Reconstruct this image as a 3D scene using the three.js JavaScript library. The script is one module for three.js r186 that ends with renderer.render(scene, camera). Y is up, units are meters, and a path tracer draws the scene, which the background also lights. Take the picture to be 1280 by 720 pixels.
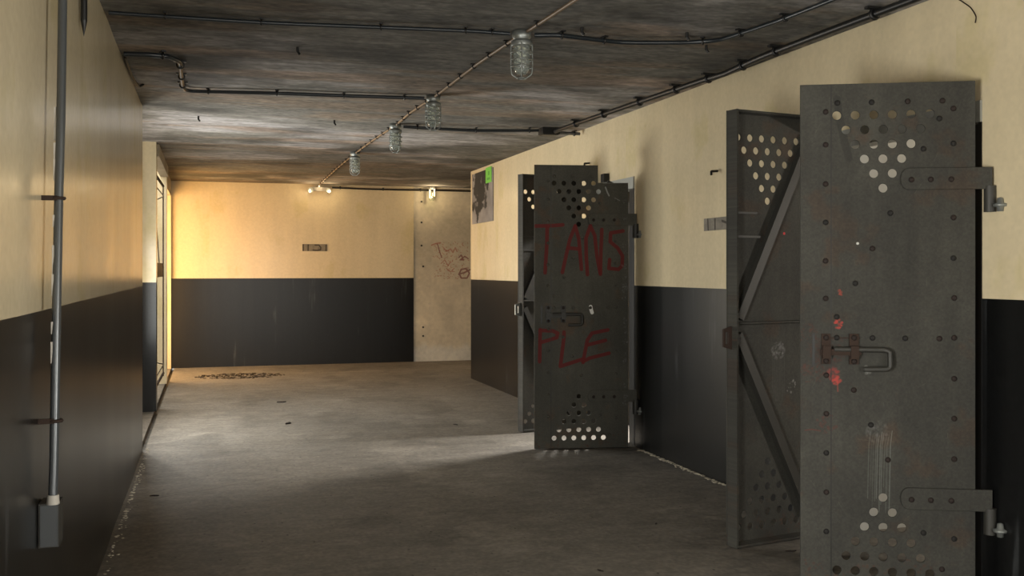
import * as THREE from 'three';
import { mergeGeometries } from 'three/addons/utils/BufferGeometryUtils.js';
import { RectAreaLightUniformsLib } from 'three/addons/lights/RectAreaLightUniformsLib.js';

// ---------------------------------------------------------------- camera, sky, large lights, exposure
RectAreaLightUniformsLib.init();
const scene = new THREE.Scene();
const camera = new THREE.PerspectiveCamera(2 * Math.atan(360 / 1250) * 180 / Math.PI, 1280 / 720, 0.05, 200);
camera.position.set(0, 1.5, 0);
camera.rotation.y = -Math.atan(378 / 1250);
camera.setViewOffset(1280, 720, 0, 23, 1280, 720);
const renderer = new THREE.WebGLRenderer();
renderer.toneMapping = THREE.LinearToneMapping;
renderer.toneMappingExposure = 1.0;
renderer.shadowMap.enabled = true;
scene.background = new THREE.Color().setRGB(4.6, 4.35, 3.9);      // pale overcast sky outside

const XW2 = 3.52;
function areaLight(w, h, color, intensity, pos, target) {
  const l = new THREE.RectAreaLight(color, intensity, w, h);
  l.position.set(...pos); l.lookAt(...target); scene.add(l); return l;
}
// daylight by the openings of the corridor, the right window an added one
areaLight(1.5, 2.0, 0xfcfaf4, 8.0, [1.5, 1.25, 4.35], [1.5, 1.25, 0]);           // doorway behind the viewpoint
areaLight(0.85, 0.95, 0xfcfaf4, 57.0, [-0.60, 1.25, -1.25], [3, 1.25, -1.25]);    // small window in the left wall, beside the viewpoint
areaLight(1.3, 1.2, 0xfcfaf4, 38.0, [XW2, 1.4, 0.5], [0, 1.4, 0.5]);              // added window behind the viewpoint, brightens the left wall
areaLight(1.6, 1.1, 0xf8faf6, 15.5, [-0.66, 1.25, -9.7], [3, 1.25, -9.7]);        // side bay open to the yard on the left
areaLight(1.8, 2.2, 0xffc67a, 10.5, [-1.4, 1.45, -15.05], [3, 1.45, -15.05]);       // gateway to the yard at the far left

const XL = -0.53, XR = 3.45, H = 2.85, DADO = 1.365, ZE = -16.05;

// ---------------------------------------------------------------- noise and textures
function rng(seed) { let s = seed >>> 0; return () => { s = (s + 0x6D2B79F5) >>> 0; let t = Math.imul(s ^ (s >>> 15), 1 | s); t = (t + Math.imul(t ^ (t >>> 7), 61 | t)) ^ t; return ((t ^ (t >>> 14)) >>> 0) / 4294967296; }; }
function hash(x, y, s) { let h = Math.imul(x, 374761393) ^ Math.imul(y, 668265263) ^ Math.imul(s, 2147483647 - 19); h = Math.imul(h ^ (h >>> 13), 1274126177); return ((h ^ (h >>> 16)) >>> 0) / 4294967296; }
function vn(x, y, s) {
  const xi = Math.floor(x), yi = Math.floor(y); let fx = x - xi, fy = y - yi;
  fx = fx * fx * (3 - 2 * fx); fy = fy * fy * (3 - 2 * fy);
  const a = hash(xi, yi, s), b = hash(xi + 1, yi, s), c = hash(xi, yi + 1, s), d = hash(xi + 1, yi + 1, s);
  return a + (b - a) * fx + (c - a) * fy + (a - b - c + d) * fx * fy;
}
function fbm(x, y, s, o = 4) { let v = 0, a = 0.5, t = 0; for (let i = 0; i < o; i++) { v += a * vn(x, y, s + i * 17); t += a; a *= 0.55; x *= 2.03; y *= 2.03; } return v / t; }
const clamp = (v, a = 0, b = 1) => Math.min(b, Math.max(a, v));
const sm = (a, b, v) => { const t = clamp((v - a) / (b - a)); return t * t * (3 - 2 * t); };
// canvas painted pixel by pixel: f(x metres, y metres) -> [r, g, b] sRGB 0..255; y runs up
function paint(w, h, mw, mh, f, draw) {
  const c = document.createElement('canvas'); c.width = w; c.height = h;
  const ctx = c.getContext('2d'), im = ctx.createImageData(w, h);
  for (let j = 0; j < h; j++) for (let i = 0; i < w; i++) {
    const p = f((i + 0.5) / w * mw, (1 - (j + 0.5) / h) * mh), k = (j * w + i) * 4;
    im.data[k] = p[0]; im.data[k + 1] = p[1]; im.data[k + 2] = p[2]; im.data[k + 3] = 255;
  }
  ctx.putImageData(im, 0, 0);
  if (draw) draw(ctx, w / mw, h, h / mh);
  return c;
}
function tex(c, mw, mh, ox = 0, oy = 0, srgb = true) {          // uv given in metres
  const t = new THREE.CanvasTexture(c); t.wrapS = t.wrapT = THREE.RepeatWrapping; t.magFilter = THREE.LinearFilter;
  t.repeat.set(1 / mw, 1 / mh); t.offset.set(-ox / mw, -oy / mh);
  if (srgb) t.colorSpace = THREE.SRGBColorSpace; return t;
}
const grey = (v) => [v, v, v];

// ceiling: board-marked concrete, the boards running across the corridor; covers x -1..4, z -17..1
const CX0 = -1, CZ0 = -17;
function ceilHeight(x, z) {
  const b = Math.floor(z / 0.145 + 0.25 * fbm(x * 0.4, z * 0.3, 5, 2)), e = Math.abs(((z / 0.145 + 1000) % 1) - 0.5) * 2;
  return 0.5 + 0.22 * (hash(b, 3, 7) - 0.5) - 0.25 * sm(0.9, 1, e) + 0.3 * (fbm(x * 7, z * 14, 11, 4) - 0.5) + 0.3 * (fbm(x * 20, z * 34, 12, 3) - 0.5);
}
const ceilC = paint(1024, 2048, 5, 18, (px, py) => {
  const x = px + CX0, z = py + CZ0, b = Math.floor(z / 0.145 + 0.25 * fbm(x * 0.4, z * 0.3, 5, 2));
  const streak = fbm(x * 5, z * 15, 21, 5), fine = fbm(x * 22, z * 50, 22, 3), patch = fbm(x * 0.55 + 4, z * 0.8, 23, 4), big = fbm(x * 0.7, z * 0.5, 29, 3);
  let v = 92 + 40 * (streak - 0.5) + 44 * (fine - 0.5) + 12 * (hash(b, 1, 9) - 0.5) + 40 * (big - 0.5) + 30 * (fbm(x * 26, z * 40, 27, 3) - 0.5);
  const lime = sm(0.53, 0.70, patch) * (0.45 + 0.8 * streak), rust = sm(0.5, 0.7, fbm(x * 0.8 + 9, z * 3.1, 24, 4));
  v += 44 * lime; v *= 0.72 + 0.4 * sm(0.25, 0.5, fbm(x * 1.1, z * 1.6, 25, 4));
  return [v * (1.0 + 0.08 * rust), v * (0.98 - 0.01 * rust), v * (0.93 - 0.08 * rust + 0.05 * lime)];
});
const ceilB = paint(1024, 2048, 5, 18, (px, py) => grey(255 * clamp(ceilHeight(px + CX0, py + CZ0))));
// floor: worn concrete
const floorC = paint(1024, 2048, 5, 18, (px, py) => {
  const x = px + CX0, z = py + CZ0;
  const m = fbm(x * 1.1, z * 1.1, 31, 5), f = fbm(x * 9, z * 22, 32, 4), g = fbm(x * 60, z * 60, 33, 2), d = fbm(x * 2.4, z * 2.0, 34, 5), tr = fbm(x * 3.2, z * 0.35, 38, 4);
  let v = 112 + 26 * (m - 0.5) + 30 * (f - 0.5) + 34 * (g - 0.5) + 14 * (tr - 0.5);
  v -= 14 * sm(0.56, 0.74, d); v += 14 * sm(0.60, 0.75, fbm(x * 1.9 + 7, z * 2.3, 35, 5));
  if (hash(Math.floor(x * 120), Math.floor(z * 70), 36) > 0.9988) v *= 0.45;
  const w = fbm(x * 0.9, z * 0.8, 37, 3);
  return [v * 1.0, v * (0.945 + 0.02 * w), v * (0.86 + 0.05 * w)];
}, (ctx, s, h, sy) => {
  const R = rng(77); ctx.lineCap = 'round';
  for (let k = 0; k < 9; k++) {                     // hairline cracks
    let x = R() * 5, z = R() * 18, a = R() * 6.28; ctx.strokeStyle = 'rgba(52,47,42,0.55)'; ctx.lineWidth = 1.2; ctx.beginPath(); ctx.moveTo(x * s, h - z * sy);
    for (let i = 0; i < 40; i++) { a += (R() - 0.5) * 0.7; x += Math.cos(a) * 0.05; z += Math.sin(a) * 0.05; ctx.lineTo(x * s, h - z * sy); } ctx.stroke();
  }
});
const floorB = paint(1024, 2048, 5, 18, (px, py) => grey(255 * clamp(0.5 + 0.7 * (fbm(px * 5, py * 5, 41, 5) - 0.5) + 0.35 * (fbm(px * 40, py * 40, 42, 2) - 0.5))));
// plaster paint and dado paint, 4 m tiles
const creamC = paint(1024, 1024, 4, 4, (x, y) => {
  const m = fbm(x * 0.8, y * 0.8, 51, 4), s = fbm(x * 6, y * 0.7, 52, 4), g = fbm(x * 45, y * 45, 53, 2), k = sm(0.62, 0.8, fbm(x * 3, y * 2, 54, 5));
  const v = 1 + 0.07 * (m - 0.5) + 0.06 * (s - 0.5) + 0.05 * (g - 0.5) - 0.035 * k;
  return [214 * v, 199 * v, 166 * v * (1 - 0.05 * k)];
});
const creamB = paint(512, 512, 4, 4, (x, y) => grey(255 * clamp(0.5 + 0.5 * (fbm(x * 5, y * 5, 55, 4) - 0.5) + 0.3 * (fbm(x * 30, y * 30, 56, 2) - 0.5))));
const dadoC = paint(1024, 512, 4, 2, (x, y) => {
  const m = fbm(x * 1.4, y * 1.4, 61, 4), s = fbm(x * 16, y * 0.9, 62, 4), g = fbm(x * 60, y * 60, 63, 2);
  let v = 18 + 10 * (m - 0.5) + 10 * (s - 0.5) + 8 * (g - 0.5);
  v += 34 * sm(0.66, 0.8, s) * sm(0.5, 0.65, fbm(x * 2.3, y * 1.2, 64, 4));
  return [v * 0.97, v * 1.0, v * 1.02];
});
// bare concrete
const concC = paint(512, 512, 2, 2, (x, y) => { const v = 168 + 50 * (fbm(x * 2, y * 2, 71, 5) - 0.5) + 26 * (fbm(x * 30, y * 30, 72, 3) - 0.5); return [v, v * 0.94, v * 0.84]; });

const mCeil = new THREE.MeshStandardMaterial({ map: tex(ceilC, 5, 18, CX0, CZ0), bumpMap: tex(ceilB, 5, 18, CX0, CZ0, false), bumpScale: 0.007, roughness: 0.9 });
const mFloor = new THREE.MeshStandardMaterial({ map: tex(floorC, 5, 18, CX0, CZ0), bumpMap: tex(floorB, 5, 18, CX0, CZ0, false), bumpScale: 0.004, roughness: 0.66 });
const mCream = new THREE.MeshStandardMaterial({ map: tex(creamC, 4, 4), bumpMap: tex(creamB, 4, 4, 0, 0, false), bumpScale: 0.0004, roughness: 0.22 });
const mDado = new THREE.MeshStandardMaterial({ map: tex(dadoC, 4, 2), bumpMap: tex(creamB, 4, 4, 0, 0, false), bumpScale: 0.0004, roughness: 0.3 });
const mConc = new THREE.MeshStandardMaterial({ map: tex(concC, 2, 2), roughness: 0.85 });
const mSteel = new THREE.MeshStandardMaterial({ color: 0x34332f, roughness: 0.55 });
const mHeadPaint = new THREE.MeshStandardMaterial({ color: 0x9a9b95, roughness: 0.7 });
const mWhitewash = new THREE.MeshStandardMaterial({ color: 0xb6b7b1, roughness: 0.9 });
const mRust = new THREE.MeshStandardMaterial({ color: 0x33251d, roughness: 0.9 });
const mBlack = new THREE.MeshStandardMaterial({ color: 0x141414, roughness: 0.45 });
const mCable = new THREE.MeshStandardMaterial({ color: 0x23282c, roughness: 0.3 });
const mTanPipe = new THREE.MeshStandardMaterial({ color: 0x7a6650, roughness: 0.45 });
const mGrayPipe = new THREE.MeshStandardMaterial({ color: 0x55585a, roughness: 0.28, metalness: 0.35 });
const mZinc = new THREE.MeshStandardMaterial({ color: 0x8f9390, roughness: 0.4, metalness: 0.6 });
const mPale = new THREE.MeshStandardMaterial({ color: 0xb9b4aa, roughness: 0.6 });
const mGlass = new THREE.MeshPhysicalMaterial({ color: 0xf2f6f2, transmission: 1, thickness: 0, roughness: 0.05, ior: 1.5 });
const mJar = new THREE.MeshPhysicalMaterial({ color: 0xe6ece8, transmission: 0.82, thickness: 0, roughness: 0.12, ior: 1.5 });
const mBulb = new THREE.MeshStandardMaterial({ color: 0xe8e4d8, roughness: 0.3 });
const mChip = new THREE.MeshStandardMaterial({ color: 0xc9c1ae, roughness: 0.9 });
const mDirt = new THREE.MeshStandardMaterial({ color: 0x2a231d, roughness: 0.95 });

// ---------------------------------------------------------------- helpers
const used = {};
function numbered(n) { if (!(n in used)) { used[n] = 0; return n; } used[n]++; return n + '_' + String(used[n]).padStart(3, '0'); }
function mesh(name, g, m, parent) { const o = new THREE.Mesh(g, m); o.name = name; o.castShadow = o.receiveShadow = true; parent.add(o); return o; }
function thing(name, label, category, pos = [0, 0, 0], turn = 0, group) {
  const o = new THREE.Group(); o.name = numbered(name); o.position.set(...pos); o.rotation.y = turn;
  o.userData = { label, category }; if (group) o.userData.group = group; scene.add(o); return o;
}
function one(name, g, m, label, category, group) { const o = mesh(numbered(name), g, m, scene); o.userData = { label, category }; if (group) o.userData.group = group; return o; }
function structure(name, label) { const o = new THREE.Group(); o.name = name; o.userData = { kind: 'structure', label }; scene.add(o); return o; }
function structMesh(name, g, m, label) { const o = mesh(name, g, m, scene); o.userData = { kind: 'structure', label }; return o; }
function worldUV(g) {                                    // uv in metres from position, by the way the face points
  const p = g.attributes.position, n = g.attributes.normal, uv = new Float32Array(p.count * 2);
  for (let i = 0; i < p.count; i++) {
    const ax = Math.abs(n.getX(i)), ay = Math.abs(n.getY(i)), az = Math.abs(n.getZ(i));
    if (ay > ax && ay > az) { uv[2 * i] = p.getX(i); uv[2 * i + 1] = p.getZ(i); }
    else if (ax > az) { uv[2 * i] = p.getZ(i); uv[2 * i + 1] = p.getY(i); }
    else { uv[2 * i] = p.getX(i); uv[2 * i + 1] = p.getY(i); }
  }
  g.setAttribute('uv', new THREE.BufferAttribute(uv, 2)); return g;
}
function bx(x0, x1, y0, y1, z0, z1) {
  const g = new THREE.BoxGeometry(Math.abs(x1 - x0), Math.abs(y1 - y0), Math.abs(z1 - z0)); g.translate((x0 + x1) / 2, (y0 + y1) / 2, (z0 + z1) / 2); return worldUV(g);
}
const merge = (a) => mergeGeometries(a.map((g) => { const q = g.index ? g.toNonIndexed() : g; for (const k of Object.keys(q.attributes)) if (!['position', 'normal', 'uv'].includes(k)) q.deleteAttribute(k); return q; }));
const V = (x, y, z) => new THREE.Vector3(x, y, z);
function tube(pts, r, seg = 60, rad = 10, tension = 0.3) { return new THREE.TubeGeometry(new THREE.CatmullRomCurve3(pts.map((p) => V(...p)), false, 'catmullrom', tension), seg, r, rad); }
function rod(a, b, r, rad = 8) {
  const A = V(...a), B = V(...b), d = B.clone().sub(A), g = new THREE.CylinderGeometry(r, r, d.length(), rad);
  g.applyQuaternion(new THREE.Quaternion().setFromUnitVectors(V(0, 1, 0), d.normalize())); g.translate(...A.add(B).multiplyScalar(0.5).toArray()); return g;
}
function barXY(x0, y0, x1, y1, w, z0, z1) {                 // flat bar in a leaf's plane
  const L = Math.hypot(x1 - x0, y1 - y0), g = new THREE.BoxGeometry(L, w, Math.abs(z1 - z0)); g.rotateZ(Math.atan2(y1 - y0, x1 - x0)); g.translate((x0 + x1) / 2, (y0 + y1) / 2, (z0 + z1) / 2); return g;
}

// ---------------------------------------------------------------- the setting
structMesh('floor', merge([bx(-0.515, 3.45, -0.25, 0, -16.05, 4.4), bx(-0.56, -0.515, -0.25, 0, -8.8, 4.4), bx(3.45, 8, -0.25, 0, -17, 4.4), bx(-0.515, 3.45, -0.25, 0, -17, -16.05)]), mFloor, 'worn grey concrete floor of the corridor');
structMesh('floor_side', merge([bx(-6, -0.56, -0.25, 0.0, -11.4, 4.4), bx(-6, -0.56, -0.25, 0.0, -24, -11.4), bx(-0.56, -0.515, -0.25, -0.05, -17, -8.8)]), mFloor, 'concrete floor beyond the joint along the left side');
structMesh('ceiling', merge([bx(-0.62, 8, H, H + 0.3, -17, 4.6), bx(-6, -0.62, H, H + 0.3, -11.42, 4.6)]), mCeil, 'board-marked dark concrete ceiling');

function paintedWall(name, label, boxes) {                 // cream above, charcoal dado below
  const g = structure(name, label), up = [], lo = [];
  for (const [x0, x1, y0, y1, z0, z1] of boxes) {
    if (y0 < DADO) lo.push(bx(x0, x1, y0, Math.min(y1, DADO), z0, z1));
    if (y1 > DADO) up.push(bx(x0, x1, Math.max(y0, DADO), y1, z0, z1));
  }
  if (up.length) mesh('painted_wall', merge(up), mCream, g);
  if (lo.length) mesh('dado', merge(lo), mDado, g).userData = { label: 'glossy charcoal dado' };
  return g;
}
const O1 = [-3.83, -4.93], O2 = [-7.82, -8.92], HEAD = 2.29, XT = XR + 0.75;
paintedWall('wall_right', 'cream wall with charcoal dado and two iron doorways', [
  [XR, XT, 0, H, O1[0], -0.2], [XR, XT, 0, H, 1.2, 4.4], [XR, XT, 0, 0.75, -0.2, 1.2], [XR, XT, 2.05, H, -0.2, 1.2], [XR, XT, 0, H, O2[0], O1[1]], [XR, XT, 0, H, -13.37, O2[1]],
  [XR, XT, HEAD, H, O1[1], O1[0]], [XR, XT, HEAD, H, O2[1], O2[0]], [XT, 8, 0, H, -13.37, -13.05]]);
paintedWall('wall_end', 'cream end wall with charcoal dado', [[-0.56, 3.18, 0, H, ZE - 0.3, ZE]]);
// left wall: plaster that waves gently along its length
{
  const wave = (z) => 0.0022 * Math.sin((z + 4.15) * 3.3) + 0.0008 * Math.sin(z * 7.4 + 0.6);
  const g = structure('wall_left', 'cream left wall with uneven plaster and charcoal dado');
  function wavy(y0, y1, z0, z1) {
    const n = Math.round(Math.abs(z1 - z0) / 0.05), b = new THREE.BoxGeometry(0.5, y1 - y0, Math.abs(z1 - z0), 1, 4, n); b.translate(XL - 0.25, (y0 + y1) / 2, (z0 + z1) / 2);
    const p = b.attributes.position; for (let i = 0; i < p.count; i++) if (p.getX(i) > XL - 0.1) p.setX(i, p.getX(i) + wave(p.getZ(i)) * sm(0, 0.25, Math.abs(p.getZ(i) + 8.78)));
    const uvg = worldUV(b); b.computeVertexNormals(); return uvg;
  }
  mesh('painted_wall', merge([wavy(DADO, H, -8.78, -1.75), bx(XL - 0.5, XL, DADO, H, -0.75, 4.4), bx(XL - 0.5, XL, 1.8, H, -1.75, -0.75)]), mCream, g);
  mesh('dado', merge([wavy(-0.05, DADO, -8.78, -1.75), bx(XL - 0.5, XL, -0.05, DADO, -0.75, 4.4), bx(XL - 0.5, XL, -0.05, 0.7, -1.75, -0.75)]), mDado, g).userData = { label: 'glossy charcoal dado' };
}
paintedWall('wall_bay', 'cream return wall of the side bay with charcoal dado', [[-3.2, -0.54, 0, H, -11.42, -11.2], [-3.2, XL - 0.5, 0, H, -8.78, -8.5]]);
// wall behind the viewpoint, with a doorway to daylight
paintedWall('wall_back', 'cream wall behind the viewpoint with a wide doorway', [[XL - 0.5, 0.7, 0, H, 4.4, 4.6], [2.3, 8, 0, H, 4.4, 4.6], [0.7, 2.3, 2.3, H, 4.4, 4.6]]);
// cells behind the doorways and the cross passage: closed plaster shells
structMesh('wall_cells', merge([bx(6.6, 6.8, 0, H, -17, 4.4), bx(XT, 6.6, 0, H, -3.0, -2.8), bx(XT, 6.6, 0, H, -6.5, -6.3), bx(XT, 6.6, 0, H, -10.6, -10.4)]), mConc, 'bare concrete walls inside the cells');
// bare concrete end of the end wall, with red scrawl and tie holes
{
  const c = paint(768, 768, 3, 3, (x, y) => {
    const v = 200 + 60 * (fbm(x * 1.7, y * 1.5, 81, 5) - 0.5) + 24 * (fbm(x * 22, y * 22, 82, 3) - 0.5); const wht = sm(0.30, 0.16, y + 0.12 * (fbm(x * 5, 3, 83, 3) - 0.5) * 2) * 14;
    return [v - 2 + wht * 0.5, v * 0.94 + wht, v * 0.83 + wht * 1.8];
  }, (ctx, s, h) => {
    const L = (p, w, col) => { ctx.strokeStyle = col; ctx.lineWidth = w * s; ctx.lineCap = 'round'; ctx.lineJoin = 'round'; ctx.beginPath(); p.forEach(([x, y], i) => ctx[i ? 'lineTo' : 'moveTo'](x * s, h - y * s)); ctx.stroke(); };
    const r = 'rgba(150,78,66,0.5)', d = 'rgba(100,52,54,0.6)';
    L([[0.30, 1.90], [0.38, 1.93], [0.45, 1.94]], 0.022, r); L([[0.40, 1.92], [0.44, 1.78], [0.47, 1.70]], 0.018, d); L([[0.50, 1.86], [0.55, 1.80], [0.62, 1.84], [0.66, 1.78], [0.70, 1.86], [0.73, 1.80]], 0.02, r);
    L([[0.76, 1.70], [0.80, 1.74], [0.84, 1.66], [0.78, 1.66], [0.86, 1.72], [0.92, 1.68]], 0.02, d); L([[0.46, 1.60], [0.52, 1.66], [0.58, 1.56], [0.62, 1.64]], 0.014, r); L([[0.55, 1.52], [0.62, 1.46], [0.68, 1.52]], 0.014, r);
    L([[0.76, 1.42], [0.80, 1.50], [0.88, 1.52], [0.94, 1.44], [0.90, 1.36], [0.80, 1.36], [0.77, 1.43], [0.86, 1.45], [0.95, 1.50]], 0.025, d);
    const R = rng(5); for (let k = 0; k < 160; k++) { const x = 0.35 + R() * 0.6, y = 1.35 + R() * 0.6; L([[x, y], [x + (R() - 0.5) * 0.06, y + (R() - 0.5) * 0.05]], 0.008, 'rgba(140,60,52,0.45)'); }
  });
  const m = new THREE.MeshStandardMaterial({ map: tex(c, 3, 3, 3.18, 0), roughness: 0.85 });
  const g = structure('wall_end_concrete', 'bare grey concrete strip of the end wall with red scrawl');
  mesh('concrete_panel', bx(3.18, 6.6, 0, H, ZE - 0.3, ZE - 0.012), m, g);
  for (const [x, y] of [[3.312, 2.61], [3.312, 2.27], [3.312, 1.892], [3.339, 1.552], [3.339, 0.559], [3.339, 0.416]]) { const q = new THREE.CylinderGeometry(0.016, 0.016, 0.012, 10); q.rotateX(Math.PI / 2); q.translate(x, y, ZE - 0.01); mesh('tie_plug', q, mBlack, g); }
}
// steel lining of the two doorways
for (const [k, [za, zb]] of [O1, O2].entries()) {
  const g = structure('trim_' + (k + 1), ['dark steel frame lining the nearer doorway', 'dark steel frame lining the farther doorway'][k]);
  mesh('head_plate', bx(XR - 0.012, XR + 0.1, HEAD - 0.1, HEAD, zb, za), mHeadPaint, g);
  mesh('jamb_plate', merge([bx(XR - 0.004, XT + 0.01, 0, HEAD - 0.1, za - 0.02, za), bx(XR + 0.04, XR + 0.12, 0, HEAD - 0.1, za - 0.2, za - 0.02)]), mBlack, g);
  mesh('jamb_plaster', bx(XR + 0.11, XT + 0.01, 0, HEAD, zb, zb + 0.02), k ? mSteel : mWhitewash, g);
}
// window beside the viewpoint and its pane
{ const g = structure('window_1', 'small window in the left wall'); mesh('window_frame', merge([bx(XL - 0.4, XL - 0.3, 0.7, 0.76, -1.75, -0.75), bx(XL - 0.4, XL - 0.3, 1.74, 1.8, -1.75, -0.75), bx(XL - 0.4, XL - 0.3, 0.76, 1.74, -1.75, -1.69), bx(XL - 0.4, XL - 0.3, 0.76, 1.74, -0.81, -0.75)]), mPale, g); mesh('pane', bx(XL - 0.36, XL - 0.355, 0.76, 1.74, -1.69, -0.81), mGlass, g); }

{ const g = structure('added_window_2', 'unseen window added in the right wall to light the left wall'); mesh('window_frame', merge([bx(XR + 0.3, XR + 0.4, 0.75, 0.81, -0.2, 1.2), bx(XR + 0.3, XR + 0.4, 1.99, 2.05, -0.2, 1.2), bx(XR + 0.3, XR + 0.4, 0.81, 1.99, -0.2, -0.14), bx(XR + 0.3, XR + 0.4, 0.81, 1.99, 1.14, 1.2)]), mPale, g); mesh('pane', bx(XR + 0.35, XR + 0.355, 0.81, 1.99, -0.14, 1.14), mGlass, g); }  // window added to carry the light that lifts the left wall
// posts and head beam of the gateway in the left wall
{
  const g = structure('door_1', 'gateway to the bright yard at the far left');
  mesh('reveal', bx(-2.2, -0.54, 0, H, -14.1, -13.9), mCream, g);
  mesh('reveal', bx(-2.2, -0.56, 0, H, -16.3, -16.0), mCream, g);
  mesh('lintel', bx(-2.2, -0.56, 2.62, H, -16.0, -14.1), mConc, g);
  mesh('head_beam', bx(-0.62, -0.52, 2.72, H, -13.9, -11.42), mConc, g);
}

// ---------------------------------------------------------------- iron doors
function ironTexture(seed, strokes, base = 56) {
  const W = 0.86, Hh = 2.4, c = paint(430, 1200, W, Hh, (x, y) => {
    const m = fbm(x * 3, y * 3, seed, 5), s = fbm(x * 18, y * 1.6, seed + 1, 4), g = fbm(x * 130, y * 130, seed + 2, 2), r = sm(0.62, 0.78, fbm(x * 7, y * 7, seed + 3, 5));
    const v = base + 26 * (m - 0.5) + 12 * (s - 0.5) + 16 * (g - 0.5);
    return [v * (1.0 + 0.10 * r), v * (0.985 - 0.03 * r), v * (0.89 - 0.09 * r)];
  }, (ctx, sx, h, sy) => {
    const A = { line(p, w, col) { ctx.strokeStyle = col; ctx.lineWidth = w * sx; ctx.lineCap = ctx.lineJoin = 'round'; ctx.beginPath(); p.forEach(([x, y], i) => ctx[i ? 'lineTo' : 'moveTo'](x * sx, h - y * sy)); ctx.stroke(); },
      blob(x, y, r, col, n, R) { ctx.fillStyle = col; for (let k = 0; k < n; k++) { const a = R() * 6.28, d = r * Math.sqrt(R()); ctx.beginPath(); ctx.arc((x + d * Math.cos(a)) * sx, h - (y + d * Math.sin(a)) * sy, (0.002 + 0.006 * R()) * sx, 0, 6.3); ctx.fill(); } } };
    const R = rng(seed); for (let k = 0; k < 60; k++) { const x = R() * W, y = R() * Hh, a = R() * 6.28, l = 0.01 + 0.04 * R(); A.line([[x, y], [x + Math.cos(a) * l, y + Math.sin(a) * l]], 0.0015, R() > 0.5 ? 'rgba(120,118,110,0.35)' : 'rgba(70,42,32,0.5)'); }
    for (let k = 0; k < 26; k++) A.blob(R() * W, R() * 0.14, 0.03, 'rgba(84,48,34,0.35)', 5, R);
    strokes && strokes(A, R);
  });
  const t = tex(c, W, Hh); return new THREE.MeshStandardMaterial({ map: t, roughness: 0.8, bumpMap: t, bumpScale: 0.0015 });
}
const boltSpots = [[0.114, 2.239], [0.114, 2.085], [0.114, 1.901], [0.114, 1.721], [0.114, 1.541], [0.114, 1.365], [0.117, 1.005], [0.117, 0.825], [0.117, 0.641], [0.117, 0.457], [0.117, 0.273], [0.685, 2.243], [0.685, 2.082], [0.685, 1.74], [0.685, 1.553], [0.688, 1.369], [0.688, 1.185], [0.688, 0.997], [0.688, 0.813], [0.688, 0.626], [0.688, 0.258], [0.168, 2.28], [0.322, 2.28], [0.483, 2.28], [0.637, 2.28], [0.623, 2.198], [0.553, 2.059], [0.406, 1.763], [0.326, 1.598], [0.249, 1.436], [0.165, 1.279], [0.242, 0.937], [0.319, 0.776], [0.395, 0.615], [0.553, 0.281], [0.634, 0.116], [0.326, 1.181], [0.472, 1.181], [0.623, 1.181], [0.165, 1.181]];
const boltG = new THREE.SphereGeometry(0.0135, 10, 6); boltG.scale(1, 1, 0.7);
const mBolt = new THREE.MeshStandardMaterial({ color: 0x241a16, roughness: 0.8 });
const mBolt2 = new THREE.MeshStandardMaterial({ color: 0x1b1917, roughness: 0.8 });

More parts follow.
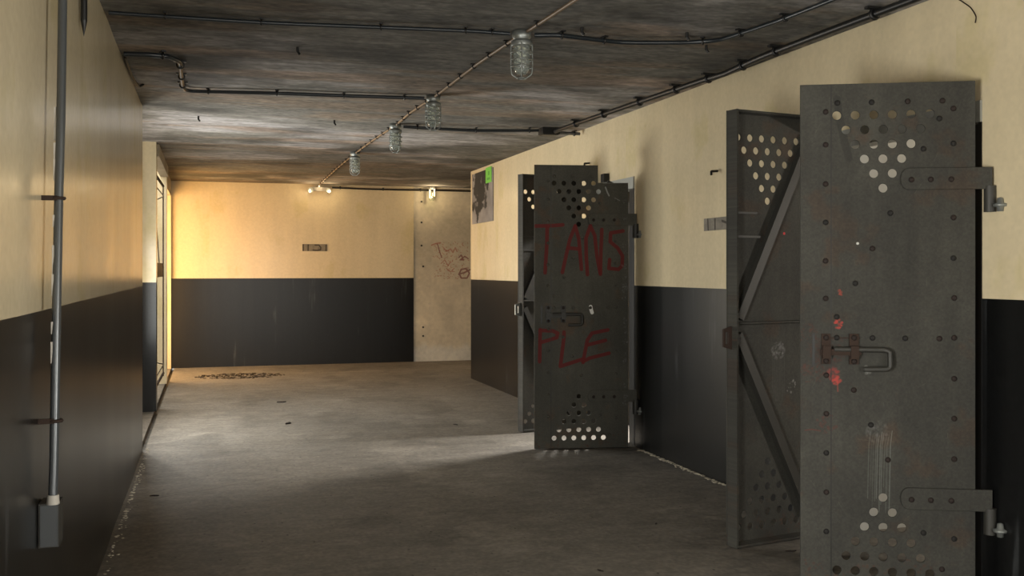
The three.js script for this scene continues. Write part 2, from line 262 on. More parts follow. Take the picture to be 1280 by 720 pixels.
function ironDoor(label, o) {
  const { pin, angle, m, L, lap, y0, y1, mat } = o, X0 = 0.065;
  const d = thing('iron_door', label, 'door', [pin[0], 0, pin[1]], angle);
  const X = (t) => L - t, Zo = (a) => m * a;                      // t: distance from the free edge; Zo(+) outside the leaf, (-) inside
  const leafUV = (g) => { const p = g.attributes.position, uv = new Float32Array(p.count * 2); for (let i = 0; i < p.count; i++) { uv[2 * i] = L - p.getX(i) + (o.shift || 0); uv[2 * i + 1] = p.getY(i); } g.setAttribute('uv', new THREE.BufferAttribute(uv, 2)); return g; };
  const s = new THREE.Shape();
  const free = X(0), n = o.notch;
  s.moveTo(X0, y0); s.lineTo(free, y0); s.lineTo(free, y1);
  if (n) { s.lineTo(X(n[0]), y1); s.lineTo(X(n[0]), n[1]); s.lineTo(X0, n[1]); } else s.lineTo(X0, y1);
  s.closePath();
  const c = lap ? 0.374 : 0.284;
  const hole = (t, y) => { if (n && t > n[0] - 0.02 && y > n[1] - 0.04) return; const q = new THREE.Path(); q.absarc(X(t), y, 0.0215, 0, Math.PI * 2, true); s.holes.push(q); };
  for (let k = 0; k < 6; k++) { for (let i = 0; i < 6 - k; i++) hole(c + (i - (5 - k) / 2) * 0.0833, 2.222 - k * 0.0685); for (let i = 0; i <= k; i++) hole(c + (i - k / 2) * 0.0833, 0.438 - k * 0.069); }
  const pg = new THREE.ExtrudeGeometry(s, { depth: 0.008, bevelEnabled: true, bevelThickness: 0.001, bevelSize: 0.001, bevelSegments: 1, curveSegments: 14 }); pg.translate(0, 0, m > 0 ? -0.008 : 0);
  mesh('plate', leafUV(pg), mat, d);
  const yt = n ? n[1] : y1;
  // angle-iron frame on the inside
  const fi = (x0, x1, ya, yb, a, b, nm = 'frame_bar') => mesh(nm, leafUV(new THREE.BoxGeometry(Math.abs(x1 - x0), yb - ya, Math.abs(a - b)).translate((x0 + x1) / 2, (ya + yb) / 2, Zo((a + b) / 2))), mat, d);
  const e = lap || 0.001;
  fi(X(e), X(e + 0.012), y0, y1, -0.009, -0.085);
  fi(X(e + 0.012), X(e + 0.05), y0, y1, -0.009, -0.017, 'frame_lip');
  fi(X0, X0 + 0.012, y0, yt, -0.009, -0.08);
  fi(X0 + 0.012, X(n ? n[0] : e + 0.012), yt - 0.012, yt, -0.009, -0.08); if (n) fi(X(n[0]), X(e + 0.012), y1 - 0.012, y1, -0.009, -0.08);
  fi(X0 + 0.012, X(e + 0.012), y0, y0 + 0.012, -0.009, -0.08);
  fi(X0 + 0.012, X(e + 0.012), 1.165, 1.215, -0.009, -0.018, 'rail'); fi(X0 + 0.012, X(e + 0.012), 1.206, 1.215, -0.018, -0.06, 'rail');
  const br = (ta, ya, tb, yb) => { mesh('brace', barXY(X(ta + e), ya, X(tb + e), yb, 0.05, Zo(-0.012), Zo(-0.05)), mSteel, d); };
  br(0.055, 1.235, 0.56, 2.24); br(0.045, 1.15, 0.555, 0.14);
  for (const [ya, len] of [[1.81, 0.2], [1.68, 0.26]]) mesh('tie_bar', barXY(X(e + 0.012), ya, X(e + len), ya, 0.012, Zo(-0.009), Zo(-0.02)), mSteel, d);
  // strap hinges
  for (const y of [1.92, 0.44]) {
    const xe = Math.min(X(0.452), X0 + 0.36), q = new THREE.Shape(); q.moveTo(-0.005, y - 0.048); q.lineTo(xe - 0.03, y - 0.048); q.quadraticCurveTo(xe, y - 0.04, xe, y); q.quadraticCurveTo(xe, y + 0.04, xe - 0.03, y + 0.048); q.lineTo(-0.005, y + 0.048); q.closePath();
    const g = new THREE.ExtrudeGeometry(q, { depth: 0.01, bevelEnabled: true, bevelThickness: 0.002, bevelSize: 0.002, bevelSegments: 1 }); g.translate(0, 0, m > 0 ? 0.003 : -0.013);
    const st = mesh('strap_hinge', leafUV(g), o.strapMat || mat, d);
    for (const xb of [xe - 0.045, xe - 0.13, xe - 0.22]) mesh('bolt', boltG, mBolt, st).position.set(xb, y - 0.004, Zo(0.015));
    const kn = new THREE.CylinderGeometry(0.027, 0.027, 0.12, 16); kn.translate(0, y - 0.095, 0); mesh('knuckle', kn, mSteel, st);
    const pi = new THREE.LatheGeometry([[0, -0.03], [0.014, -0.03], [0.016, -0.01], [0.03, -0.008], [0.031, 0.004], [0.016, 0.008], [0.013, 0.03], [0, 0.034]].map(([a, b]) => new THREE.Vector2(a, b)), 14); pi.translate(-0.03, y - 0.125, Zo(0.045)); mesh('pintle', pi, mZinc, st);
  }
  if (lap) {                                                       // outside: overlap strip, bolts, slide bolt
    mesh('edge_strip', leafUV(new THREE.BoxGeometry(0.137, y1 - y0 - 0.002, 0.004).translate(X(0.0685), (y0 + y1) / 2, Zo(0.004))), mat, d);
    mesh('seam', barXY(X(0.1395), y0, X(0.1395), y1, 0.004, Zo(0.001), Zo(0.0018)), mBlack, d);
    for (const [t, y] of boltSpots) { if (n && t > n[0] - 0.02 && y > n[1] - 0.02) continue; mesh('bolt', boltG, o.boltMat || (hash(Math.round(t * 999), Math.round(y * 999), 3) > 0.5 ? mBolt : mBolt2), d).position.set(X(t), y, Zo(t < 0.137 ? 0.006 : 0.002)); }
    const la = mesh('slide_bolt', mergeGeometries([barXY(X(0.09), 1.115, X(0.27), 1.115, 0.028, Zo(0.012), Zo(0.03)), barXY(X(0.10), 1.18, X(0.27), 1.18, 0.006, Zo(0.001), Zo(0.006))]), o.latchMat || mRust, d);
    for (const t of [0.115, 0.241]) { mesh('keeper', mergeGeometries([barXY(X(t), 1.058, X(t), 1.20, 0.042, Zo(0.001), Zo(0.014)), barXY(X(t), 1.085, X(t), 1.145, 0.036, Zo(0.012), Zo(0.038))]), o.latchMat || mRust, la); for (const y of [1.072, 1.182]) mesh('bolt', boltG, mBolt, la).position.set(X(t), y, Zo(0.016)); }
    mesh('handle', tube([[X(0.15), 1.128, Zo(0.022)], [X(0.37), 1.128, Zo(0.03)], [X(0.395), 1.118, Zo(0.04)], [X(0.395), 1.05, Zo(0.045)], [X(0.375), 1.04, Zo(0.045)], [X(0.28), 1.038, Zo(0.04)]], 0.0125, 40, 8, 0.15), mSteel, la);
    mesh('slot', barXY(X(0.059), 1.05, X(0.059), 1.2, 0.012, Zo(0.0055), Zo(0.0075)), mBlack, d);
  } else {                                                        // staple on the free edge
    const g = new THREE.Shape(); g.moveTo(0, 1.07); g.lineTo(0.055, 1.085); g.lineTo(0.055, 1.18); g.lineTo(0, 1.195); g.closePath(); const q = new THREE.Path(); q.moveTo(0.022, 1.10); q.lineTo(0.022, 1.165); q.lineTo(0.042, 1.165); q.lineTo(0.042, 1.10); q.closePath(); g.holes.push(q);
    const st = new THREE.ExtrudeGeometry(g, { depth: 0.014, bevelEnabled: false }); st.translate(free, 0, Zo(-0.04) - 0.007); mesh('staple', st, o.stapleMat || mRust, d);
  }
  return d;
}
const ang = (dx, dz) => Math.atan2(-dz, dx);                       // turn that points a leaf's own +x along (dx, dz)
const M1 = ironTexture(101, (A, R) => {
  A.blob(0.15, 1.01, 0.03, 'rgba(150,56,48,0.22)', 90, R); A.blob(0.165, 0.98, 0.02, 'rgba(170,62,54,0.3)', 60, R); A.line([[0.168, 0.99], [0.17, 0.93]], 0.006, 'rgba(170,60,50,0.5)'); A.blob(0.172, 1.245, 0.02, 'rgba(176,60,52,0.5)', 22, R); A.blob(0.18, 1.39, 0.014, 'rgba(150,60,48,0.5)', 10, R);
  A.blob(0.06, 1.02, 0.06, 'rgba(84,42,33,0.3)', 60, R); A.blob(0.12, 1.12, 0.09, 'rgba(78,42,34,0.25)', 110, R); A.blob(0.03, 1.2, 0.05, 'rgba(80,42,33,0.3)', 36, R); A.blob(0.12, 0.78, 0.05, 'rgba(96,50,40,0.4)', 26, R);
  for (let k = 0; k < 11; k++) { const x = 0.305 + 0.012 * k * 0.8 + 0.006 * R(); A.line([[x + 0.012, 0.75 - 0.03 * R()], [x + 0.004, 0.68], [x - 0.002, 0.52 - 0.16 * R()]], 0.002 + 0.002 * R(), `rgba(138,146,142,${0.15 + 0.35 * R()})`); }
  A.blob(0.345, 0.745, 0.05, 'rgba(130,136,132,0.07)', 160, R); A.blob(0.26, 1.62, 0.003, 'rgba(200,200,195,0.9)', 2, R); A.blob(0.3, 1.03, 0.02, 'rgba(150,150,145,0.35)', 14, R);
  A.line([[0.02, 0.745], [0.05, 0.75], [0.09, 0.744]], 0.006, 'rgba(96,46,36,0.6)');
  A.line([[0.165, 2.30], [0.18, 2.2], [0.2, 2.1], [0.22, 2.02]], 0.035, 'rgba(30,28,26,0.35)');
});
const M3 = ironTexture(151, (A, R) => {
  const red = 'rgba(108,26,25,0.82)';
  for (const p of [[[0.006, 1.863], [0.126, 1.865], [0.239, 1.874]], [[0.107, 1.859], [0.104, 1.725], [0.089, 1.473]], [[0.344, 1.866], [0.299, 1.755], [0.269, 1.629], [0.235, 1.476]], [[0.344, 1.866], [0.374, 1.755], [0.396, 1.502]], [[0.284, 1.681], [0.381, 1.672]], [[0.471, 1.866], [0.434, 1.762], [0.437, 1.614], [0.447, 1.458]], [[0.471, 1.866], [0.509, 1.785], [0.527, 1.614], [0.554, 1.473]], [[0.569, 1.837], [0.561, 1.651], [0.557, 1.461]],
    [[0.749, 1.825], [0.644, 1.807], [0.64, 1.733], [0.704, 1.681], [0.745, 1.614], [0.741, 1.532], [0.711, 1.502], [0.629, 1.51], [0.635, 1.584]], [[0.048, 0.999], [0.043, 0.733]], [[0.048, 0.994], [0.156, 0.988], [0.197, 0.968], [0.187, 0.932], [0.063, 0.896]], [[0.249, 0.978], [0.249, 0.937], [0.218, 0.692], [0.414, 0.753]], [[0.62, 0.994], [0.486, 0.968], [0.445, 0.907], [0.409, 0.723]], [[0.455, 0.871], [0.6, 0.907]], [[0.414, 0.733], [0.466, 0.759], [0.631, 0.799]]]) A.line(p, 0.03, red);
  A.line([[0.474, 1.19], [0.478, 1.165], [0.486, 1.14]], 0.03, 'rgba(238,238,234,1)');  // white stroke painted for light showing through a hole in the plate
  A.line([[0.60, 2.19], [0.615, 2.15], [0.63, 2.12]], 0.012, 'rgba(170,172,170,0.8)'); A.line([[0.68, 2.10], [0.72, 2.08]], 0.008, 'rgba(150,152,150,0.6)'); A.line([[0.58, 2.225], [0.74, 2.23]], 0.008, 'rgba(150,150,146,0.6)');
  for (let k = 0; k < 24; k++) A.blob(0.75 + 0.03 * R(), 0.3 + 1.9 * R(), 0.02, 'rgba(128,132,134,0.3)', 6, R);
}, 76);
const M2 = ironTexture(131, (A, R) => {
  A.blob(0.36, 1.05, 0.05, 'rgba(130,134,132,0.22)', 120, R); for (let k = 0; k < 8; k++) A.line([[0.32 + 0.012 * k, 1.04], [0.318 + 0.012 * k, 0.75 + 0.1 * R()]], 0.003, 'rgba(130,134,132,0.22)'); A.blob(0.45, 0.85, 0.04, 'rgba(150,150,146,0.5)', 12, R); A.blob(0.02, 1.2, 0.12, 'rgba(90,52,38,0.3)', 40, R);
  A.blob(0.40, 1.70, 0.004, 'rgba(220,70,70,0.9)', 3, R);
});
const M4 = ironTexture(171);
ironDoor('large front iron door with bolts, slide bolt and bare plate, nearest of the four', { pin: [3.43, -3.76], angle: ang(-0.767, -0.353), m: -1, L: 0.845, lap: 0.09, y0: 0.02, y1: 2.368, mat: M1 });
ironDoor('iron door showing its braced inside, standing just behind the nearest door', { pin: [3.43, -4.99], angle: ang(-0.75, 0.14), m: 1, L: 0.763, lap: 0, y0: 0.008, y1: 2.36, mat: M2 });
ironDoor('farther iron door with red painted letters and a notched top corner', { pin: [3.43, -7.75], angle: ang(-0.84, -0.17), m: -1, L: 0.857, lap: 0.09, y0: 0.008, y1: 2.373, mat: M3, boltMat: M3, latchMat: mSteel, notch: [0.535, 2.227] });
ironDoor('farthest iron door, mostly hidden behind the one with red letters', { pin: [3.43, -8.99], angle: ang(-0.70, 0.16), m: 1, L: 0.72, lap: 0, y0: 0.008, y1: 2.378, mat: M4, stapleMat: mZinc });

// ---------------------------------------------------------------- conduits on the ceiling and walls
function clampG(r) { return mergeGeometries([new THREE.TorusGeometry(r * 1.2, r * 0.5, 6, 12).toNonIndexed(), new THREE.BoxGeometry(r * 5, r * 0.6, r * 1.6).translate(0, r * 1.5, 0).toNonIndexed()]); }
function conduit(label, pts0, r, m, clamps, group = 'conduits on the ceiling') {
  const pts = pts0.map(([x, y, z]) => [x, y > 2.80 ? H - 1.85 * r - (yc - y) : y, z]), d = thing('conduit', label, 'conduit', [0, 0, 0], 0, group), curve = new THREE.CatmullRomCurve3(pts.map((p) => V(...p)), false, 'catmullrom', 0.25);
  mesh('pipe', new THREE.TubeGeometry(curve, pts.length * 14, r, 10), m, d);
  const g = clampG(r);
  for (const f of clamps) { const q = mesh('clamp', g, mBlack, d); q.position.copy(curve.getPointAt(f)); const t = curve.getTangentAt(f); q.rotation.y = Math.atan2(t.x, t.z); }
  return d;
}
const yc = H - 0.022, seq = (n, a = 0.04, b = 0.97) => Array.from({ length: n }, (_, i) => a + (b - a) * i / (n - 1));
[['pale conduit from the top edge to the nearest caged lamp', [[1.86, yc, -2.5], [1.74, yc, -4.4], [1.70, yc, -5.32]], 4], ['pale conduit between the nearest and second caged lamps', [[1.685, yc, -5.48], [1.66, yc, -6.26], [1.66, yc, -7.52]], 6], ['pale conduit between the second and third caged lamps', [[1.655, yc, -7.68], [1.63, yc, -8.4], [1.645, yc, -9.09]], 5], ['pale conduit between the third and fourth caged lamps', [[1.64, yc, -9.25], [1.61, yc, -10.3], [1.597, yc, -11.42]], 7], ['pale conduit from the fourth caged lamp to the end wall', [[1.595, yc, -11.58], [1.61, yc, -13.6], [1.65, yc, -15.88]], 13]].forEach(([label, p, n]) => conduit(label, p, 0.010, mTanPipe, seq(n, 0.08, 0.94)));
conduit('dark conduit crossing from left wall to the nearest caged lamp', [[-0.50, yc, -5.56], [0.28, yc, -5.54], [1.0, yc, -5.45], [1.42, yc, -5.40], [1.62, yc, -5.40]], 0.011, mCable, [0.13, 0.36, 0.66, 0.88, 0.95]);
conduit('dark conduit curving from the nearest caged lamp toward upper right corner', [[1.76, yc, -5.38], [1.90, yc, -5.34], [2.3, yc, -5.40], [2.65, yc, -5.30], [2.82, yc, -5.17], [2.90, yc, -4.70], [2.93, yc, -4.2], [2.95, yc, -3.2]], 0.013, mCable, [0.05, 0.14, 0.33, 0.42, 0.54, 0.72]);
conduit('dark conduit stub bending along ceiling near the left wall', [[-0.50, yc, -6.55], [-0.36, yc, -6.53], [-0.25, yc, -6.55], [-0.185, yc, -6.68], [-0.182, yc, -6.84]], 0.016, mCable, [0.4, 0.93]);
conduit('short bare tan conduit between the two bends near the left wall', [[-0.182, yc, -6.85], [-0.186, yc, -7.3], [-0.186, yc, -7.62]], 0.014, mTanPipe, [0.5, 0.93]);
conduit('dark conduit crossing to the second caged lamp', [[-0.187, yc, -7.63], [-0.17, yc, -7.75], [-0.10, yc, -7.8], [0.48, yc, -7.71], [0.99, yc, -7.67], [1.45, yc, -7.62], [1.59, yc, -7.60]], 0.013, mCable, [0.16, 0.42, 0.68, 0.92]);
conduit('dark conduit from the third caged lamp to the black junction box', [[1.72, yc, -9.16], [2.0, yc - 0.01, -9.13], [2.43, yc - 0.015, -9.10], [3.0, yc, -9.04]], 0.014, mCable, [0.1, 0.53, 0.93]);
conduit('thick black conduit along the right edge of the ceiling', [[3.13, yc - 0.005, -8.94], [3.15, yc - 0.005, -8.33], [3.22, yc - 0.005, -7.0], [3.25, yc - 0.01, -6.2], [3.255, yc - 0.02, -5.9], [3.25, yc - 0.005, -5.4], [3.26, yc - 0.005, -4.1], [3.27, yc - 0.005, -2.4]], 0.02, mBlack, [0.08, 0.17, 0.27, 0.36, 0.43, 0.5, 0.56, 0.7, 0.8]);
conduit('short zinc conduit stub from junction box into right wall', [[3.19, yc - 0.01, -9.04], [3.42, yc - 0.01, -9.05]], 0.016, mGrayPipe, [0.75]);
conduit('thin black cable along top of the end wall', [[1.86, 2.80, ZE + 0.05], [2.4, 2.79, ZE + 0.05], [3.1, 2.79, ZE + 0.05], [3.6, 2.795, ZE + 0.05], [4.4, 2.795, ZE + 0.05]], 0.014, mBlack, [0.05, 0.32, 0.56, 0.66]);
{ const d = thing('junction_box', 'small black junction box where conduits meet near right wall', 'junction box', [3.10, H - 0.065, -9.03]); const g = new THREE.BoxGeometry(0.17, 0.065, 0.14); g.translate(0, 0.0325, 0); mesh('box', g, mBlack, d); mesh('lid', new THREE.BoxGeometry(0.15, 0.006, 0.12).translate(0, -0.003, 0), mBlack, d); }
{ // vertical conduit on the left wall, with its switch box
  const d = thing('wall_conduit', 'grey vertical pipe with peeling paint on the left wall', 'pipe', [-0.478, 0, -3.61]);
  mesh('pipe', tube([[0.004, H - 0.02, -0.06], [0.004, 2.4, -0.05], [0.004, 2.0, -0.01], [0.0, 1.72, 0.01], [-0.002, 1.3, 0.05], [-0.004, 0.9, 0.08], [-0.006, 0.77, 0.09]], 0.0145, 60, 12), mGrayPipe, d);
  for (const [y, z] of [[1.736, 0.01], [1.01, 0.075]]) mesh('clip', mergeGeometries([new THREE.TorusGeometry(0.018, 0.006, 6, 14).rotateX(Math.PI / 2).translate(0, y, z), new THREE.BoxGeometry(0.05, 0.016, 0.014).translate(-0.028, y, z + 0.01)].map((g) => g.toNonIndexed())), mRust, d);
  for (let i = 0; i < 9; i++) { const y = 1.33 + [0.62, 0.5, 0.2, -0.02, -0.1, 0.54, 0.33, 0.12, 0.66][i], z = 0.05 - 0.1 * (y - 1.3); mesh('paint_flake', new THREE.BoxGeometry(0.006, 0.04 + 0.03 * (i % 3), 0.012).translate(-0.0135, y, z + 0.004), mPale, d); }
  const b = thing('outlet_box', 'dark grey metal outlet box at the foot of the wall pipe', 'outlet box', [-0.478, 0.606, -3.56]);
  mesh('box', new THREE.BoxGeometry(0.06, 0.14, 0.10).translate(-0.018, 0.07, 0), mSteel, b); mesh('cover', new THREE.BoxGeometry(0.052, 0.132, 0.006).translate(-0.016, 0.07, 0.053), mGrayPipe, b); mesh('connector', new THREE.CylinderGeometry(0.018, 0.02, 0.03, 12).translate(-0.006, 0.152, 0.04), mPale, b);
}
one('cut_conduit', mergeGeometries([new THREE.CylinderGeometry(0.014, 0.014, 0.28, 10).translate(-0.512, 2.70, -4.60), new THREE.ConeGeometry(0.014, 0.07, 10).rotateX(Math.PI).translate(-0.512, 2.525, -4.60)].map((g) => g.toNonIndexed())), mBlack, 'short dark pipe end pointing down on the left wall', 'pipe');

// ---------------------------------------------------------------- caged lamps
const spiral = (() => { const pts = []; for (let i = 0; i <= 60; i++) { const a = i / 60 * Math.PI * 6; pts.push([Math.cos(a) * 0.02, -0.06 - 0.115 * i / 60, Math.sin(a) * 0.02]); } return tube(pts, 0.0078, 110, 7, 0.5); })();
const L2 = (a, n = 24) => new THREE.LatheGeometry(a.map(([x, y]) => new THREE.Vector2(x, y)), n);
const boxG = L2([[0, 0], [0.055, 0], [0.055, -0.035], [0.044, -0.05], [0.044, -0.056], [0, -0.056]]);
const collarG = L2([[0.03, -0.054], [0.056, -0.056], [0.06, -0.064], [0.06, -0.084], [0.055, -0.09], [0.03, -0.088]]);
const jarG = L2([[0.046, -0.086], [0.048, -0.11], [0.047, -0.19], [0.042, -0.225], [0.026, -0.245], [0.0, -0.25]]);
const cageG = (() => { const a = []; for (let k = 0; k < 4; k++) { const t = k * Math.PI / 2 + 0.3, c = Math.cos(t), s = Math.sin(t); a.push(tube([[c * 0.06, -0.075, s * 0.06], [c * 0.061, -0.2, s * 0.061], [c * 0.055, -0.245, s * 0.055], [c * 0.025, -0.268, s * 0.025]], 0.0046, 24, 6)); } for (const [r, y] of [[0.061, -0.125], [0.061, -0.165], [0.061, -0.205], [0.026, -0.268]]) a.push(new THREE.TorusGeometry(r, 0.0044, 6, 24).rotateX(Math.PI / 2).translate(0, y, 0)); return merge(a); })();
const lampNames = ['caged glass jar ceiling lamp nearest the viewer, largest of the row', 'caged glass jar ceiling lamp second from the viewer', 'caged glass jar ceiling lamp third from the viewer', 'smallest caged glass jar ceiling lamp, fourth from the viewer'];
[[1.69, -5.4], [1.66, -7.6], [1.645, -9.17], [1.595, -11.5]].forEach(([x, z], i) => {
  const d = thing('caged_lamp', lampNames[i], 'lamp', [x, H, z], i * 0.4, 'caged jar lamps along the ceiling');
  mesh('mounting_box', boxG, mZinc, d); mesh('collar', collarG, mZinc, d); mesh('glass_jar', jarG, mJar, d); mesh('wire_guard', cageG, mZinc, d);
  const b = mesh('spiral_bulb', spiral, mBulb, d); mesh('bulb_base', new THREE.CylinderGeometry(0.018, 0.015, 0.03, 12).translate(0, -0.07, 0), mPale, b);
});
{ // emergency light with two heads on the end wall, under the ceiling
  const mHead = new THREE.MeshStandardMaterial({ color: 0xffffff, emissive: 0xffe2b0, emissiveIntensity: 0.8, roughness: 0.2 });
  const d = thing('emergency_light', 'pale emergency light with two lamp heads high on end wall', 'light', [1.65, 2.74, ZE + 0.08]);
  mesh('housing', new THREE.BoxGeometry(0.26, 0.06, 0.1).translate(0, 0.03, -0.03), mPale, d); mesh('indicator', new THREE.SphereGeometry(0.014, 12, 8).translate(0, 0.07, 0.03), mHead, d);
  for (const s of [-1, 1]) { const h = new THREE.CylinderGeometry(0.042, 0.028, 0.06, 16).rotateX(Math.PI / 2 - 0.4).rotateZ(s * 0.5).translate(s * 0.14, 0.0, 0.05); const hd = mesh('lamp_head', h, mZinc, d); mesh('lens', new THREE.SphereGeometry(0.016, 12, 8).scale(1, 1.6, 0.5).translate(s * 0.15, -0.012, 0.085), mHead, hd); }
  for (const s of [-1, 1]) { const p = new THREE.PointLight(0xffe2b0, 0.15, 0, 2); p.position.set(1.65 + s * 0.15, 2.728, ZE + 0.2); p.castShadow = true; scene.add(p); }
  const e = thing('twin_tube_lamp', 'small lit twin tube lamp above the concrete strip', 'lamp', [3.45, H, ZE + 0.16]);
  mesh('mounting_box', boxG, mZinc, e); for (const [x, z, y] of [[-0.035, 0, 0], [0.035, 0.02, 0.05]]) mesh('tube', new THREE.CapsuleGeometry(0.012, 0.13, 6, 12).translate(x, -0.12 + y * 0.6, z), mHead, e); mesh('glass_jar', jarG, mGlass, e).scale.set(1.2, 0.95, 1.2);
  const p = new THREE.PointLight(0xffe2b0, 0.3, 0, 2); p.position.set(3.45, 2.72, ZE + 0.3); p.castShadow = true; scene.add(p);
}

// ---------------------------------------------------------------- hooks, plates, signs
const hookG = mergeGeometries([rod([0, 0, 0], [0, -0.03, 0], 0.009, 6), rod([0, -0.028, 0], [0.012, -0.045, 0.006], 0.008, 6)].map((g) => g.toNonIndexed()));
[[-0.094, -9.218, 'black hook in ceiling nearest the left wall'], [1.079, -9.113, 'black hook in ceiling left of the third caged lamp'], [0.511, -6.184, 'faint left hook of two on ceiling above second conduit'], [1.985, -5.22, 'black hook in ceiling right of the nearest caged lamp'], [2.60, -5.16, 'black hook beside the bend of the curving conduit'], [2.86, -5.42, 'black hook between the curving and the thick conduits']].forEach(([x, z, label]) => { const o = one('ceiling_hook', hookG, mBlack, label, 'hook', 'hooks in the ceiling'); o.position.set(x, H, z); });
[[6.369, 2.2, 'small rusty stub on the right wall left of the braced door'], [8.87, 2.51, 'bent black hook above the door with red letters']].forEach(([z, y, label]) => { const g = rod([XR + 0.01, y, -z], [XR - 0.05, y - 0.004, -z], 0.009, 8), k = rod([XR - 0.05, y - 0.004, -z], [XR - 0.055, y - 0.03, -z + 0.01], 0.009, 8); one('wall_hook', mergeGeometries([g, k]), mBlack, label, 'hook'); });
one('pivot_block', bx(XR - 0.05, XR, HEAD, HEAD + 0.075, -8.46, -8.38), mBlack, 'small black block on the head of the farther doorway', 'bracket');
one('loose_wire', tube([[-0.51, 2.838, -6.75], [-0.512, 2.835, -7.1], [-0.508, 2.83, -7.5], [-0.49, 2.835, -7.75], [-0.46, 2.845, -7.72]], 0.009, 40, 6), mBlack, 'loose black wire in the corner of left wall and ceiling', 'wire');
one('wall_wire', tube([[XR - 0.004, 2.84, -4.05], [XR - 0.006, 2.80, -3.98], [XR - 0.006, 2.74, -3.90], [XR - 0.005, 2.69, -3.865], [XR - 0.004, 2.66, -3.87]], 0.003, 30, 5), mRust, 'thin rusty wire hanging on wall near upper right corner', 'wire');
function plateTex(seed, draw) { return new THREE.MeshStandardMaterial({ roughness: 0.8, map: (() => { const c = paint(256, 64, 1, 0.25, (x, y) => { const v = 128 + 50 * (fbm(x * 9, y * 9, seed, 4) - 0.5); return [v, v * 0.95, v * 0.86]; }, draw), t = new THREE.CanvasTexture(c); t.colorSpace = THREE.SRGBColorSpace; return t; })() }); }
{ const mk = (ctx, list) => { ctx.strokeStyle = 'rgba(58,52,46,0.85)'; ctx.lineWidth = 12; ctx.lineCap = 'round'; for (const p of list) { ctx.beginPath(); p.forEach(([x, y], i) => ctx[i ? 'lineTo' : 'moveTo'](x, y)); ctx.stroke(); } };
  const a = one('wall_plate', new THREE.BoxGeometry(0.385, 0.112, 0.006), plateTex(201, (ctx) => mk(ctx, [[[8, 6], [8, 58]], [[60, 8], [58, 58]], [[130, 8], [170, 8], [190, 30], [188, 50], [150, 58], [110, 54]], [[246, 8], [242, 58]]])), 'small grey stencilled plate on the end wall', 'sign'); a.position.set(1.593, 1.847, ZE + 0.004);
  const b = one('wall_plate', new THREE.BoxGeometry(0.385, 0.09, 0.006), plateTex(211, (ctx) => mk(ctx, [[[40, 6], [44, 58]], [[112, 8], [112, 58]], [[180, 20], [220, 30]]])), 'small grey stencilled plate on right wall beside the braced door', 'sign'); b.rotation.y = -Math.PI / 2; b.position.set(XR - 0.004, 1.825, -6.37);
  const cm = new THREE.CanvasTexture(paint(384, 256, 1.05, 0.68, (x, y) => {
    const v = 128 + 60 * (fbm(x * 4, y * 4, 221, 5) - 0.5), e = fbm(x * 7, y * 9, 222, 4), dk = sm(0.5, 0.62, (1 - Math.abs(x - 0.40 + 0.12 * (0.68 - y)) * 1.05) * (y > 0.2 ? 1 : 0.4 + y * 3) * 0.8 + 0.75 * (e - 0.5)); const k = 1 - 0.72 * dk; return [v * k, v * 0.97 * k, v * 0.95 * k];
  })); cm.colorSpace = THREE.SRGBColorSpace;
  const c = one('stained_panel', new THREE.BoxGeometry(1.05, 0.68, 0.008), new THREE.MeshStandardMaterial({ map: cm, roughness: 0.8 }), 'grey panel with dark brown stain high on right wall far end', 'panel'); c.rotation.y = -Math.PI / 2; c.position.set(XR - 0.005, 2.46, -12.74);
  const s = thing('green_sign', 'bright green sign stuck on the stained panel', 'sign', [XR - 0.012, 2.72, -12.41]); const g = new THREE.BoxGeometry(0.006, 0.2, 0.27); mesh('sheet', g, new THREE.MeshStandardMaterial({ color: 0x6fc04a, roughness: 0.6 }), s); mesh('pictogram', mergeGeometries([new THREE.BoxGeometry(0.002, 0.05, 0.06).translate(-0.004, 0.02, 0.02), new THREE.BoxGeometry(0.002, 0.03, 0.14).translate(-0.004, -0.05, 0)]), new THREE.MeshStandardMaterial({ color: 0x4f9a38, roughness: 0.6 }), s); }

// ---------------------------------------------------------------- gate at the far left
{
  const d = thing('iron_gate', 'rusty iron gate frame at the bright opening far left', 'gate', [-0.575, 0, -13.7]);
  mesh('stile', rod([0, 0.12, 0], [0, 2.6, 0], 0.008), mRust, d); mesh('stile', rod([-0.02, 0.12, 2.1], [-0.02, 2.6, 2.1], 0.008), mRust, d);
  mesh('rail', rod([0, 2.58, 0], [-0.02, 2.58, 2.1], 0.016), mRust, d); mesh('rail', rod([0, 0.16, 0], [-0.02, 0.16, 2.1], 0.016), mRust, d);
  mesh('lock_plate', bx(-0.022, -0.002, 1.41, 1.58, 0.02, 2.08), mSteel, d);
  mesh('brace', rod([0, 2.46, 0.02], [-0.02, 2.46, 1.7], 0.007), mSteel, d); mesh('brace', rod([0, 2.44, 0.05], [-0.02, 2.28, 1.7], 0.007), mSteel, d); mesh('brace', rod([0, 0.26, 0.02], [-0.02, 0.26, 1.7], 0.007), mSteel, d); mesh('brace', rod([0, 0.28, 0.05], [-0.02, 0.45, 1.7], 0.007), mSteel, d); mesh('brace', rod([-0.018, 2.28, 1.7], [-0.008, 1.58, 0.9], 0.006), mRust, d);
}

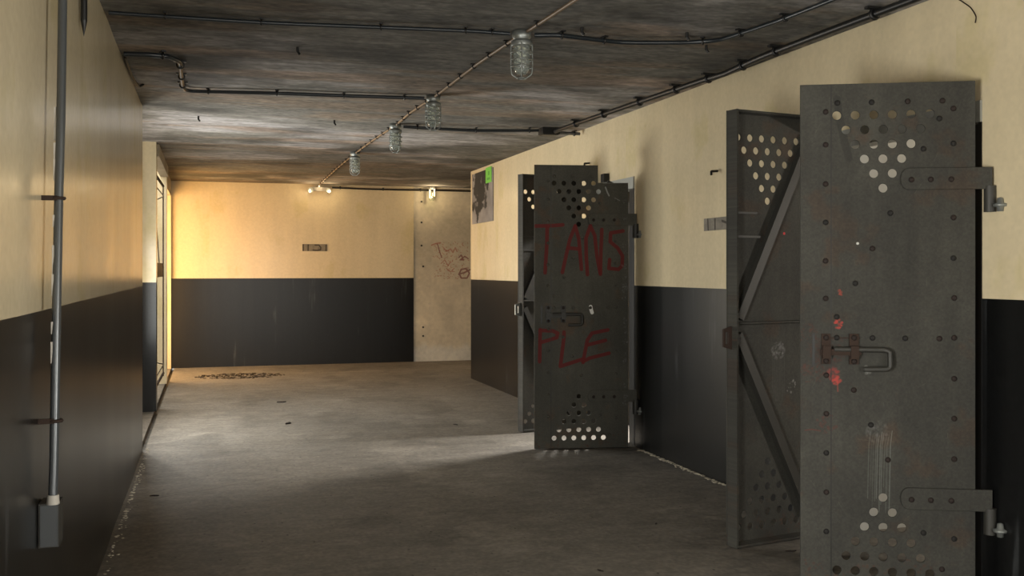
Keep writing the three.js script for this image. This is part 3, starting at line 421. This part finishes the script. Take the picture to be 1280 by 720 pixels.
// ---------------------------------------------------------------- lamps outside the view
{ // tube lamp in the farther cell, shining out of its doorway
  const d = thing('tube_lamp', 'white tube lamp on the ceiling of the farther cell', 'lamp', [5.38, H, -9.18]);
  mesh('housing', new THREE.BoxGeometry(0.12, 0.04, 1.25).translate(0, -0.02, 0), mPale, d);
  mesh('tube', new THREE.CapsuleGeometry(0.018, 1.15, 6, 12).rotateX(Math.PI / 2).translate(0, -0.065, 0), new THREE.MeshStandardMaterial({ color: 0xffffff, emissive: 0xfff4e4, emissiveIntensity: 2 }), d);
  areaLight(1.2, 0.06, 0xfffaf2, 2000, [5.36, H - 0.09, -9.18], [4.4, H - 0.75, -9.18]);
}
{ // unseen lamp added in the nearer cell to brighten its doorway reveal
  const d = thing('added_cell_lamp', 'small round lamp added unseen inside the nearer cell', 'lamp', [5.2, 1.6, -3.0]);
  mesh('housing', new THREE.CylinderGeometry(0.11, 0.12, 0.06, 20).rotateX(Math.PI / 2).translate(0, 0, 0.03 - 0.06), mSteel, d);
  mesh('lens', new THREE.SphereGeometry(0.09, 16, 10).scale(1, 1, 0.5).translate(0, 0, -0.06), new THREE.MeshStandardMaterial({ color: 0xffffff, emissive: 0xfff4e4, emissiveIntensity: 2 }), d);
  const p = new THREE.PointLight(0xfff6ea, 7, 0, 2); p.position.set(5.2, 1.6, -3.2); p.castShadow = true; scene.add(p);
}
{ // work light standing in the side bay
  const d = thing('work_light', 'work light on a tripod standing in the side bay', 'lamp', [-1.25, 0, -10.75]);
  for (let k = 0; k < 3; k++) mesh('leg', rod([0, 0.4, 0], [Math.cos(k * 2.1) * 0.3, 0.01, Math.sin(k * 2.1) * 0.3], 0.012), mSteel, d);
  mesh('pole', rod([0, 0.38, 0], [0, 0.95, 0], 0.014), mSteel, d);
  const h = new THREE.BoxGeometry(0.26, 0.2, 0.1); h.rotateY(0.95); h.translate(0, 1.05, 0); mesh('head', h, mSteel, d);
  const n = V(Math.sin(0.95), 0, Math.cos(0.95)), gl = new THREE.BoxGeometry(0.22, 0.16, 0.01); gl.rotateY(0.95); gl.translate(n.x * 0.055, 1.05, n.z * 0.055); mesh('glowing_glass', gl, new THREE.MeshStandardMaterial({ color: 0xffffff, emissive: 0xfff2df, emissiveIntensity: 3 }), d);
  areaLight(0.22, 0.16, 0xfff2df, 250, [-1.25 + n.x * 0.08, 1.05, -10.75 + n.z * 0.08], [-1.25 + n.x * 3, 1.6, -10.75 + n.z * 3]);
}

// ---------------------------------------------------------------- litter on the floor
function chips(n, seed, place, size) {
  const R = rng(seed), a = [];
  for (let k = 0; k < n; k++) { const s = size * (0.4 + R()), g = new THREE.IcosahedronGeometry(s, 0); g.scale(1 + R(), 0.22 + 0.2 * R(), 0.6 + R() * 0.6); g.rotateY(R() * 6.28); const [x, z] = place(R); g.translate(x, s * 0.2, z); a.push(g); }
  return mergeGeometries(a);
}
{ const o = one('floor_litter', chips(320, 5, (R) => { const a = R() * 6.28, r = Math.sqrt(R()); return [0.42 + Math.cos(a) * r * 0.62, -14.6 + Math.sin(a) * r * 0.36]; }, 0.016), mDirt, 'scatter of dark dirt flakes on the floor near end wall', 'dirt'); o.userData.kind = 'stuff';
  const p = one('plaster_crumbs', chips(150, 6, (R) => { const z = -6.2 - 1.5 * R(); return [XR - 0.015 - 0.05 * R() * R(), z]; }, 0.010), mChip, 'pale plaster crumbs along the foot of the right wall', 'rubble'); p.userData.kind = 'stuff';
  const q = one('plaster_dust', chips(150, 8, (R) => { const z = -4.9 - 4 * R(); return [XL + 0.025 + 0.05 * R() * R(), z]; }, 0.007), mChip, 'pale crumbs along the foot of the left wall', 'rubble'); q.userData.kind = 'stuff'; }
[[0.778, -11.565, 0.05, 'dark scrap on floor farthest of the small scraps'], [0.735, -9.95, 0.055, 'dark leaf-like scrap on floor middle of the corridor'], [2.279, -9.408, 0.03, 'small dark scrap on floor near the farthest door'], [-0.35, -7.03, 0.028, 'small dark scrap on floor near the left wall'], [2.52, -5.4, 0.016, 'tiny dark scrap on floor before the braced door'], [1.86, -4.64, 0.02, 'small dark scrap at bottom edge of the floor'], [2.96, -4.66, 0.03, 'dark scrap on floor beside the nearest door']].forEach(([x, z, s, label], i) => {
  const sh = new THREE.Shape(); sh.moveTo(-s, 0); sh.quadraticCurveTo(-s * 0.3, s * 0.5, s * 0.2, s * 0.25); sh.lineTo(s, s * 0.35); sh.quadraticCurveTo(s * 0.5, -s * 0.4, -s * 0.2, -s * 0.3); sh.closePath();
  const g = new THREE.ExtrudeGeometry(sh, { depth: s * 0.12, bevelEnabled: true, bevelSize: s * 0.05, bevelThickness: s * 0.05, bevelSegments: 1 }); g.rotateX(-Math.PI / 2); g.rotateY(i); g.translate(0, s * 0.05, 0);
  one('floor_scrap', g, mDirt, label, 'scrap', 'scraps on the floor').position.set(x, 0, z);
});

scene.traverse((o) => { if (o.isMesh) o.castShadow = o.receiveShadow = true; });
renderer.render(scene, camera);
